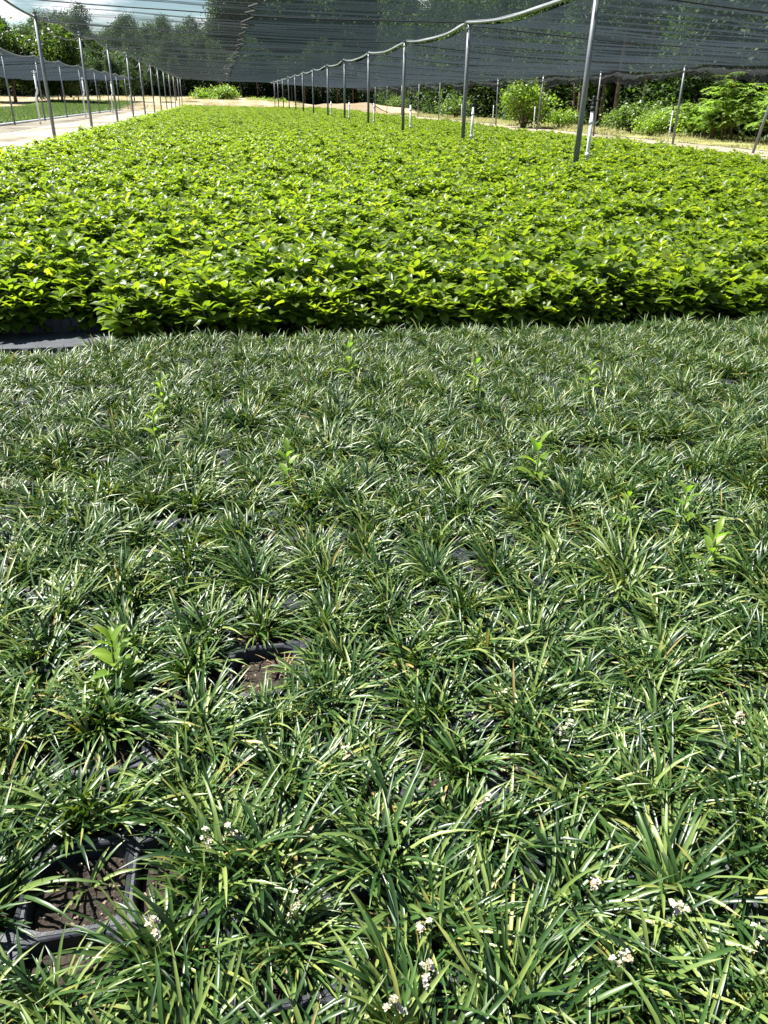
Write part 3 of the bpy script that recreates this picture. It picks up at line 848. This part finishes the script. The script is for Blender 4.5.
# trays under the first row, seen where the bed is set back
tr0 = None
mbt = MB()
def flat(o):
    for z, g_ in ((.115, .02), (.0, 0)): pass
for k in range(4):
    o = ob('seedling_flat', None, loc=(-0.90 - (k + 1) * .40, 5.56, .0))
    mb = MB(); w_, d_ = .39, .39
    mb.box((w_ / 2, 0.004, .05), (w_, .008, .10)); mb.box((w_ / 2, d_, .05), (w_, .008, .10)); mb.box((.004, d_ / 2, .05), (.008, d_ - .01, .10)); mb.box((w_ - .004, d_ / 2, .05), (.008, d_ - .01, .10))
    mb.box((w_ / 2, -.004, .101), (w_ + .006, .014, .006))
    for q in range(6): mb.box((.035 + q * .064, -.003, .05), (.010, .010, .085))
    ob('tray_body', mb.mesh('tray_body', M['plastic'], False), o)
    mb = MB(); mb.box((w_ / 2, d_ / 2, .045), (w_ - .03, d_ - .03, .07)); ob('potting_soil', mb.mesh('potting_soil', M['soil'], False), o)
    tag(o, ('first', 'second', 'third', 'fourth')[k] + ' black tray left of the corner plant, behind the exposed black fabric', 'plant tray', 'black trays under the set-back leafy plants')
# the rest of the bed: patches of the same plants
def zmod(x, y):
    return 0.06 * math.sin(x * 1.9 + .6 * math.sin(y * .8)) * math.cos(y * 1.3) + .02 * math.sin(x * .55 + y * .35) - (0.03 * math.cos(y * 2 * pi / 2.4))
PS = 1.0
def patch(seed, dens, lower, segs, scale=1.0):
    g = np.random.default_rng(seed)
    m = int(round(sqrt(dens)))
    q = (np.arange(m) + .5) / m * PS - PS / 2
    A, B = np.meshgrid(q, q, indexing='ij')
    n = m * m
    x = A.ravel() + g.uniform(-.5, .5, n) * PS / m; y = B.ravel() + g.uniform(-.5, .5, n) * PS / m
    cl = .04 * np.sin(x * 2 * pi / PS + g.uniform(0, 6)) + .04 * np.sin(y * 2 * pi / PS + g.uniform(0, 6))
    z = .30 + cl + g.normal(0, .034, n)
    keep = g.uniform(0, 1, n) > .10
    pts = np.stack([x, y, z], -1)[keep]
    return whorls(pts, g, lower, segs)
src = []
for k in range(5):
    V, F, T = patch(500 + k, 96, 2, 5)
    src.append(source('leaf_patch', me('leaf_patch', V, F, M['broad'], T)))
far = []
for k in range(4):
    V, F, T = patch(520 + k, 110, 1, 3)
    far.append(source('leaf_patch', me('leaf_patch', V, F, M['broad'], T)))
P, RZ, SC, IX = [], [], [], []
x0b, x1b = -4.2, 12.2
yy = FRONT + 0.5
while yy < 101:
    xx = x0b + .45
    while xx < x1b:
        # skip what the individual plants already cover
        ii = int(round((xx + .76) / PC)); lim = ymax_ind.get(ii)
        ok = True
        if lim is not None: ok = yy - .5 > lim + PC / 2 - .34
        d = xx * sin(R(11)) + yy * cos(R(11)); s_ = xx * cos(R(11)) - yy * sin(R(11))
        if abs(s_) > .55 * d + 4: ok = False
        if ok:
            farther = yy > 28
            P.append((xx + random.uniform(-.04, .04), yy + random.uniform(-.04, .04), .07 + zmod(xx, yy))); RZ.append(random.randrange(4) * pi / 2 + random.gauss(0, .04)); SC.append(random.uniform(.98, 1.1))
            IX.append(random.randrange(4) + 5 if farther else random.randrange(5))
        xx += .95
    yy += .5 if yy < 9 else .95
# thin the doubled rows near the front (rows every 0.5 m there): keep a patch only if it does not overlap the last one
keep, last = [], {}
for n, p in enumerate(P):
    kx = round(p[0] / .95)
    if kx in last and p[1] - last[kx] < .86: continue
    last[kx] = p[1]; keep.append(n)
P, RZ, SC, IX = [[a[n] for n in keep] for a in (P, RZ, SC, IX)]
bed = scatter('leafy_plants', P, RZ, SC, src + far, IX)
bed['kind'] = 'stuff'; tag(bed, 'long bed of bright green leafy plants running back under the canopy', 'leafy plants')

# ------------------------------------------------------------------ crop on the left and dry grass
def blades_patch(seed, n, size, lmin, lmax, w, mat, name):
    g = np.random.default_rng(seed)
    b = np.stack([g.uniform(-.5, .5, n) * size, g.uniform(-.5, .5, n) * size, np.zeros(n)], -1)
    V, F, T = leaves(b, g.uniform(0, 6.28, n), g.uniform(.7, 1.5, n), g.uniform(lmin, lmax, n), w, g.uniform(.2, 1.2, n), 0, g.uniform(0, 1, n), 2, 1, [1, .8, .05], g=g)
    return source(name, me(name, V, F, mat, T))
cs = [blades_patch(600 + k, 900, 1.5, .15, .34, .022, M['crop'], 'crop_patch') for k in range(3)]
P = [(x, y, .02 + float(ground_z(np.array(x), np.array(y)))) for x in np.arange(-21.4, -11.2, 1.3) for y in np.arange(27, 120, 1.3)]
o = scatter('crop_grass', P, [random.randrange(4) * pi / 2 for _ in P], [random.uniform(.9, 1.15) for _ in P], cs, [random.randrange(3) for _ in P])
o['kind'] = 'stuff'; tag(o, 'low dark green grassy crop beyond the gravel path', 'crop')
ds = [blades_patch(620 + k, 500, 2.0, .06, .2, .014, M['dry'], 'dry_patch') for k in range(3)]
P = [(x + random.uniform(-.5, .5), y + random.uniform(-.5, .5), 0.0) for x in np.arange(20.6, 26, 1.7) for y in np.arange(20, 110, 1.7)]
P += [(x, y, float(ground_z(np.array(x), np.array(y)))) for x, y in [(a + random.uniform(-.5, .5), b + random.uniform(-.5, .5)) for a in np.arange(-45, 12, 3.1) for b in np.arange(104, 142, 3.1)]]
o = scatter('dry_grass', P, [random.uniform(0, 6.28) for _ in P], [random.uniform(.6, 1.3) for _ in P], ds, [random.randrange(3) for _ in P])
o['kind'] = 'stuff'; tag(o, 'dry yellowish grass on the open ground round the beds', 'grass')

# ------------------------------------------------------------------ trees
def crown(seed, rx, rz_, ncl, per, leaf, mat, zc, lobes=9):
    g = np.random.default_rng(seed)
    # lobes set around an ellipsoid, leaf clumps on the lobes
    a = g.uniform(0, 6.28, lobes); e = np.arcsin(g.uniform(-.75, 1, lobes))
    rr = g.uniform(.35, .75, lobes)
    Lc = np.stack([rx * rr * cos_(e) * cos_(a), rx * rr * cos_(e) * sin_(a), rz_ * rr * sin_(e)], -1)
    Lr = g.uniform(.34, .58, lobes)
    k = g.integers(0, lobes, ncl)
    d = g.normal(0, 1, (ncl, 3)); d /= np.linalg.norm(d, axis=1)[:, None]
    c = Lc[k] + d * (Lr[k] * g.uniform(.55, 1.0, ncl))[:, None] * np.array([rx, rx, rz_])
    base = np.repeat(c, per, 0) + g.normal(0, leaf * 1.1, (ncl * per, 3))
    n = len(base)
    tn = np.clip(np.repeat(g.uniform(.1, .9, ncl), per) + g.normal(0, .12, n), 0, 1)
    V, F, T = leaves(base + [0, 0, zc], g.uniform(0, 6.28, n), g.uniform(-.8, .8, n), g.uniform(.7, 1.3, n) * leaf, g.uniform(.4, .7, n) * leaf, g.uniform(0, .9, n), 0, tn, 2, 1, [.35, 1, .1], roll=g.normal(0, .7, n), g=g)
    return me('crown', V, F, mat, T), Lc + [0, 0, zc]
def tree(seed, H, rx, rz_, mat, ncl=420, per=10, leaf=.34, tr=.17, zc=None):
    zc = zc or H - rz_
    m, Lc = crown(seed, rx, rz_, ncl, per, leaf, mat, zc)
    g = np.random.default_rng(seed + 1)
    mb = MB()
    z = np.linspace(-.3, zc + rz_ * .4, 7)
    bx = np.cumsum(g.normal(0, .07, 7)); by = np.cumsum(g.normal(0, .07, 7))
    mb.tube(np.stack([bx, by, z], -1), np.linspace(1.25, .3, 7) * tr, 9)
    for q in range(7):
        c = Lc[q % len(Lc)]; f = g.uniform(.45, .8)
        s0 = np.array([np.interp(f * z[-1], z, bx), np.interp(f * z[-1], z, by), f * z[-1]])
        mb.tube([s0, s0 * .5 + c * .5 + [0, 0, -.15], c], [tr * .4, tr * .26, tr * .1], 6)
    return m, mb.mesh('trunk', M['bark'])
T1 = [tree(700 + k, 9.5 + 2 * (k % 3), 2.6 + .35 * (k % 2), 4.3, M['tree_leaf'], 900, 11, .20, .15) for k in range(5)]
T2 = [tree(720 + k, 14.0, 4.4, 5.6, M['tree_leaf'], 1200, 12, .28, .24) for k in range(4)]
M['sunlit_leaf'] = leaf_mat('sunlit_tree_leaf', [(0.0, (0.025, 0.045, 0.012)), (0.6, (0.05, 0.085, 0.018)), (1.0, (0.10, 0.13, 0.025))], 1.3, 0.35, 0.5, 0.3)
T3 = [tree(740 + k, 6.2, 3.0, 2.9, M['sunlit_leaf'], 420, 10, .34, .12) for k in range(3)]
def plant(name, proto, x, y, s, label, cat, group, zs=1.0, z=None):
    o = ob(name, None, loc=(x, y, (float(ground_z(np.array(float(x)), np.array(float(y)))) if z is None else z)), rz=random.uniform(0, 6.28)); o.scale = (s, s, s * zs)
    ob('crown', proto[0], o); ob('trunk', proto[1], o)
    tag(o, label, cat, group)
    return o
def nth(k):
    tens = ['', '', 'twenty', 'thirty', 'forty', 'fifty']
    teens = ORD[:17] + ['eighteenth', 'nineteenth']
    if k < 19: return teens[k]
    k += 1
    return (tens[k // 10][:-1] + 'ieth') if k % 10 == 0 else tens[k // 10] + '-' + ORD[k % 10 - 1]
y = 22; k = 0
while y < 128:
    plant('woodland_tree', random.choice(T1), 26.3 + random.uniform(-1.1, 1.3), y, random.uniform(.95, 1.25), f'slim dark-trunked tree, {nth(k)} from the camera along the wood edge', 'tree', 'trees along the wood edge on the right')
    y += random.uniform(1.9, 3.2); k += 1
y = 20; k = 0
while y < 135:
    plant('tall_tree', random.choice(T2), 31.5 + random.uniform(-1.5, 2), y, random.uniform(1.0, 1.3), f'tall full-crowned tree, {nth(k)} from the camera, deeper in the wood', 'tree', 'tall trees in the wood on the right')
    y += random.uniform(3.4, 4.6); k += 1
x = -30; k = 0
while x < 32:
    s_ = .9 + .7 * min(1, max(0, (x + 2) / 8))
    plant('tall_tree', random.choice(T2), x, 158 + random.uniform(-5, 8), random.uniform(.92, 1.06) * s_, f'dark full-crowned tree, {nth(k)} from the left beyond the far end', 'tree', 'trees beyond the far end of the beds')
    x += random.uniform(2.5, 3.7); k += 1
x = -20; k = 0
while x < 34:
    plant('tall_tree', random.choice(T2), x, 176 + random.uniform(-4, 6), random.uniform(1.0, 1.1) * (.9 + .8 * min(1, max(0, (x - 2) / 8))), f'deep green tree, {nth(k)} from the left in the hindmost row beyond the far end', 'tree', 'hindmost trees beyond the far end')
    x += random.uniform(3.0, 4.2); k += 1
x = -24; k = 0
while x < 30:
    plant('woodland_tree', random.choice(T1), x, 142 + random.uniform(-2, 5), random.uniform(.62, .85), f'low dark tree, {nth(k)} from the left before the far tree line', 'tree', 'low dark trees at the far end')
    x += random.uniform(2.2, 3.2); k += 1
for k in range(44):
    t = k / 43
    x = -28 - 50 * (1 - t) + random.uniform(-2, 2); y = 118 + 40 * t + random.uniform(-7, 7)
    plant('tall_tree', random.choice(T2), x, y, random.uniform(.72, .9) + .05 * (1 - t), f'tall dark tree, {nth(k)} from the left on the rising ground', 'tree', 'tall trees far left')
for k in range(16):
    x = -66 + 3.1 * k + random.uniform(-1, 1); y = 104 + .9 * k + random.uniform(-3, 3)
    plant('sunlit_tree', random.choice(T3), x, y, random.uniform(.95, 1.25), f'lower yellow-green tree, {nth(k)} from the left before the dark trees', 'tree', 'sunlit lower trees far left', zs=1.15)
for k in range(26):
    x = -64 + 2.3 * k + random.uniform(-.6, .6); y = 96 + 1.15 * k + random.uniform(-2, 2)
    plant('dark_shrub', random.choice(T1), x, y, random.uniform(.40, .5), f'dark shrub, {nth(k)} from the left at the foot of the far trees', 'shrub', 'dark shrubs at the foot of the far trees')

# undergrowth that closes the wood
g = np.random.default_rng(77)
def undergrowth(seed, n=2800):
    g = np.random.default_rng(seed)
    b = g.uniform(-.5, .5, (n, 3)) * [5, 3, 0]; b[:, 2] = g.uniform(0, 1, n) ** 1.3 * 2.6
    V, F, T = leaves(b, g.uniform(0, 6.28, n), g.uniform(-.5, .9, n), g.uniform(.12, .26, n), g.uniform(.07, .14, n), .5, 0, g.uniform(0, 1, n), 2, 1, [.4, 1, .1], g=g)
    return source('undergrowth_patch', me('undergrowth_patch', V, F, M['tree_leaf'], T))
us_ = [undergrowth(800 + k) for k in range(3)]
P, RZ = [], []
for y in np.arange(20, 140, 3.5):
    for x in (27.5, 30.5, 34, 38, 43): P.append((x + random.uniform(-1, 1), y + random.uniform(-1, 1), 0)); RZ.append(pi / 2 + random.gauss(0, .3))
for x in np.arange(-70, 36, 3.5):
    for y in (147, 152, 158, 165): 
        yv = y - max(0, (-x - 10)) * .6
        P.append((x, yv + random.uniform(-1, 1), float(ground_z(np.array(float(x)), np.array(yv))))); RZ.append(random.gauss(0, .3))
o = scatter('undergrowth', P, RZ, [random.uniform(1.0, 1.5) * (1.6 if n_ % 2 else 1) for n_, _ in enumerate(P)], us_, [random.randrange(3) for _ in P])
o['kind'] = 'stuff'; tag(o, 'dark undergrowth filling the wood behind the tree trunks', 'undergrowth')

# ------------------------------------------------------------------ bushes in front of the wood
def bush(seed, rx, h, n_cl, per, leaf, mat):
    m, Lc = crown(seed, rx, h * .55, n_cl, per, leaf, mat, h * .48, 10)
    mb = MB()
    for q in range(6): mb.tube([(0, 0, -.1), Lc[q] * .5, Lc[q]], [.04, .03, .012], 6)
    return m, mb.mesh('stems', M['bark'])
def put_bush(name, b, x, y, s, label, group=None, zs=1):
    o = ob(name, None, loc=(x, y, 0), rz=random.uniform(0, 6.28)); o.scale = (s, s, s * zs)
    ob('foliage', b[0], o); ob('stem', b[1], o); tag(o, label, 'bush', group); return o
def gp(px, py): x, y = unp(px, py, 0.0); return x, y
B1 = bush(850, 1.55, 2.3, 330, 10, .17, M['bush_leaf']); B2 = bush(851, 1.1, 1.3, 240, 9, .13, M['bush_leaf']); B3 = bush(852, 1.3, 1.3, 240, 9, .14, M['crop'])
x, y = gp(524, 128); put_bush('round_bush', B1, x, y, 1.15, 'rounded bright green bush in front of the wood, right of centre')
for q, (px, py, s, lb) in enumerate([(207, 104.5, 2.2, 'bright yellow-green bush at the far end, nearest the path'), (228, 104.5, 1.3, 'small bright bush right of the large one at the far end'),
        (252, 105, 1.2, 'low bush at the far end, first left of the hem row poles'), (268, 105.5, 1.2, 'low bush at the far end behind the farthest hem row poles'), (282, 106, 1.1, 'low bush at the far end, second from the bare bank')]):
    x, y = gp(px, py + 1.5); k = min(1, 132 / y); put_bush('bright_bush', B2 if q != 1 else B1, x * k, y * k, s, lb, 'bushes at the far end')
for q, (px, py, s, b, lb) in enumerate([(632, 134, 1.1, B3, 'low green bush beyond the track, left of the nearest outer pole'), (650, 136, .9, B2, 'small bush directly behind the foot of the nearest outer pole'), (662, 131, 1.2, B3, 'dull green bush behind the grass verge, just left of the sumac'),
        (700, 138, 1.25, B2, 'bright low bush between two sumacs beyond the track'), (560, 128, .9, B2, 'small bush just right of the rounded bush'),
        (455, 118, 1.3, B3, 'bush between the dark trunks left of the rounded bush'), (398, 112, 1.3, B3, 'bush near the bare bank, centre'), (330, 108, 1.5, B2, 'light green bush behind the poles left of the bare bank')]):
    x, y = gp(px, py); k = 1
    if x > 24.5: k = 24.5 / x
    put_bush('low_bush', b, x * k, y * k, s, lb, 'low bushes before the wood')
# sumac: pinnate fronds
def sumac(seed, nst, H, spread):
    g = np.random.default_rng(seed); mb = MB(); Bs, A, E, T = [], [], [], []
    for s in range(nst):
        x, y = g.normal(0, spread, 2); h = H * g.uniform(.6, 1.1)
        mb.tube([(x * .7, y * .7, -.05), (x * .9, y * .9, h * .6), (x, y, h)], [.025, .02, .01], 6)
        nf = 13; a0 = g.uniform(0, 6)
        for f in range(nf):
            az = a0 + f * 2.4; el = g.uniform(.1, .9); zz = h * (.45 + .55 * f / nf); ln = g.uniform(.5, .8)
            t = np.linspace(.12, 1, 12); ang = el - 1.0 * t
            px = x + cos(az) * np.cumsum(cos_(ang)) * ln / 12; py = y + sin(az) * np.cumsum(cos_(ang)) * ln / 12; pz = zz + np.cumsum(sin_(ang)) * ln / 12
            for q in range(12):
                for sg in (-1, 1): Bs.append((px[q], py[q], pz[q])); A.append(az + sg * 1.15); E.append(.1 + g.normal(0, .12)); T.append(g.uniform(0, 1))
    V, F, Tn = leaves(np.array(Bs), np.array(A), np.array(E), .21, .068, .6, 0, np.array(T), 2, 1, [.6, 1, .1], g=g)
    return me('foliage', V, F, M['sumac_leaf'], Tn), mb.mesh('stems', M['bark'])
SU = [sumac(860 + k, 9, 1.9, .65) for k in range(2)]
for q, (px, py, s, lb) in enumerate([(745, 141, 1.35, 'tall feathery sumac bush at the right edge beyond the track'), (715, 140, 1.0, 'middle sumac bush with drooping feathery leaves'), (686, 137, .85, 'smaller feathery sumac beside the nearest outer pole'), (780, 143, 1.2, 'sumac bush cut off by the right edge of the photo'), (765, 142, .8, 'lower sumac bush in front of the tall one at the right edge')]):
    x, y = gp(px, py); k = 23.3 / x
    put_bush('sumac_bush', SU[q % 2], x * k, y * k, s, lb, 'sumac bushes beyond the track')
# bare-branched tree top left
g = np.random.default_rng(9); mb = MB()
mb.tube([(0, 0, 0), (.1, 0, 3), (0.1, .1, 6.2), (.3, 0, 9)], [.16, .13, .09, .03], 8)
def branch(p, d, ln, r, dep):
    q = p + d * ln; mb.tube([p, (p + q) / 2 + g.normal(0, .05 * ln, 3), q], [r, r * .8, r * .5], 5)
    if dep:
        for _ in range(3):
            nd = d + g.normal(0, .55, 3) + [0, 0, .05]; branch(q, nd / np.linalg.norm(nd), ln * g.uniform(.55, .8), r * .55, dep - 1)
mb2 = mb
mb = MB()
for k in range(12):
    a = k * 2.4; z = 3.6 + k * .42; branch(np.array([.1, 0, z]), np.array([cos(a) * .8, sin(a) * .8, .5]), 1.3, .04, 3)
bt = ob('bare_tree', None); ob('trunk', mb2.mesh('trunk', M['bark']), bt); ob('branches', mb.mesh('branches', M['bark']), bt)
x, y = -28.0, 66.0
bt.location = (x, y, 0); tag(bt, 'bare-branched tree in the top left corner of the photo', 'tree')
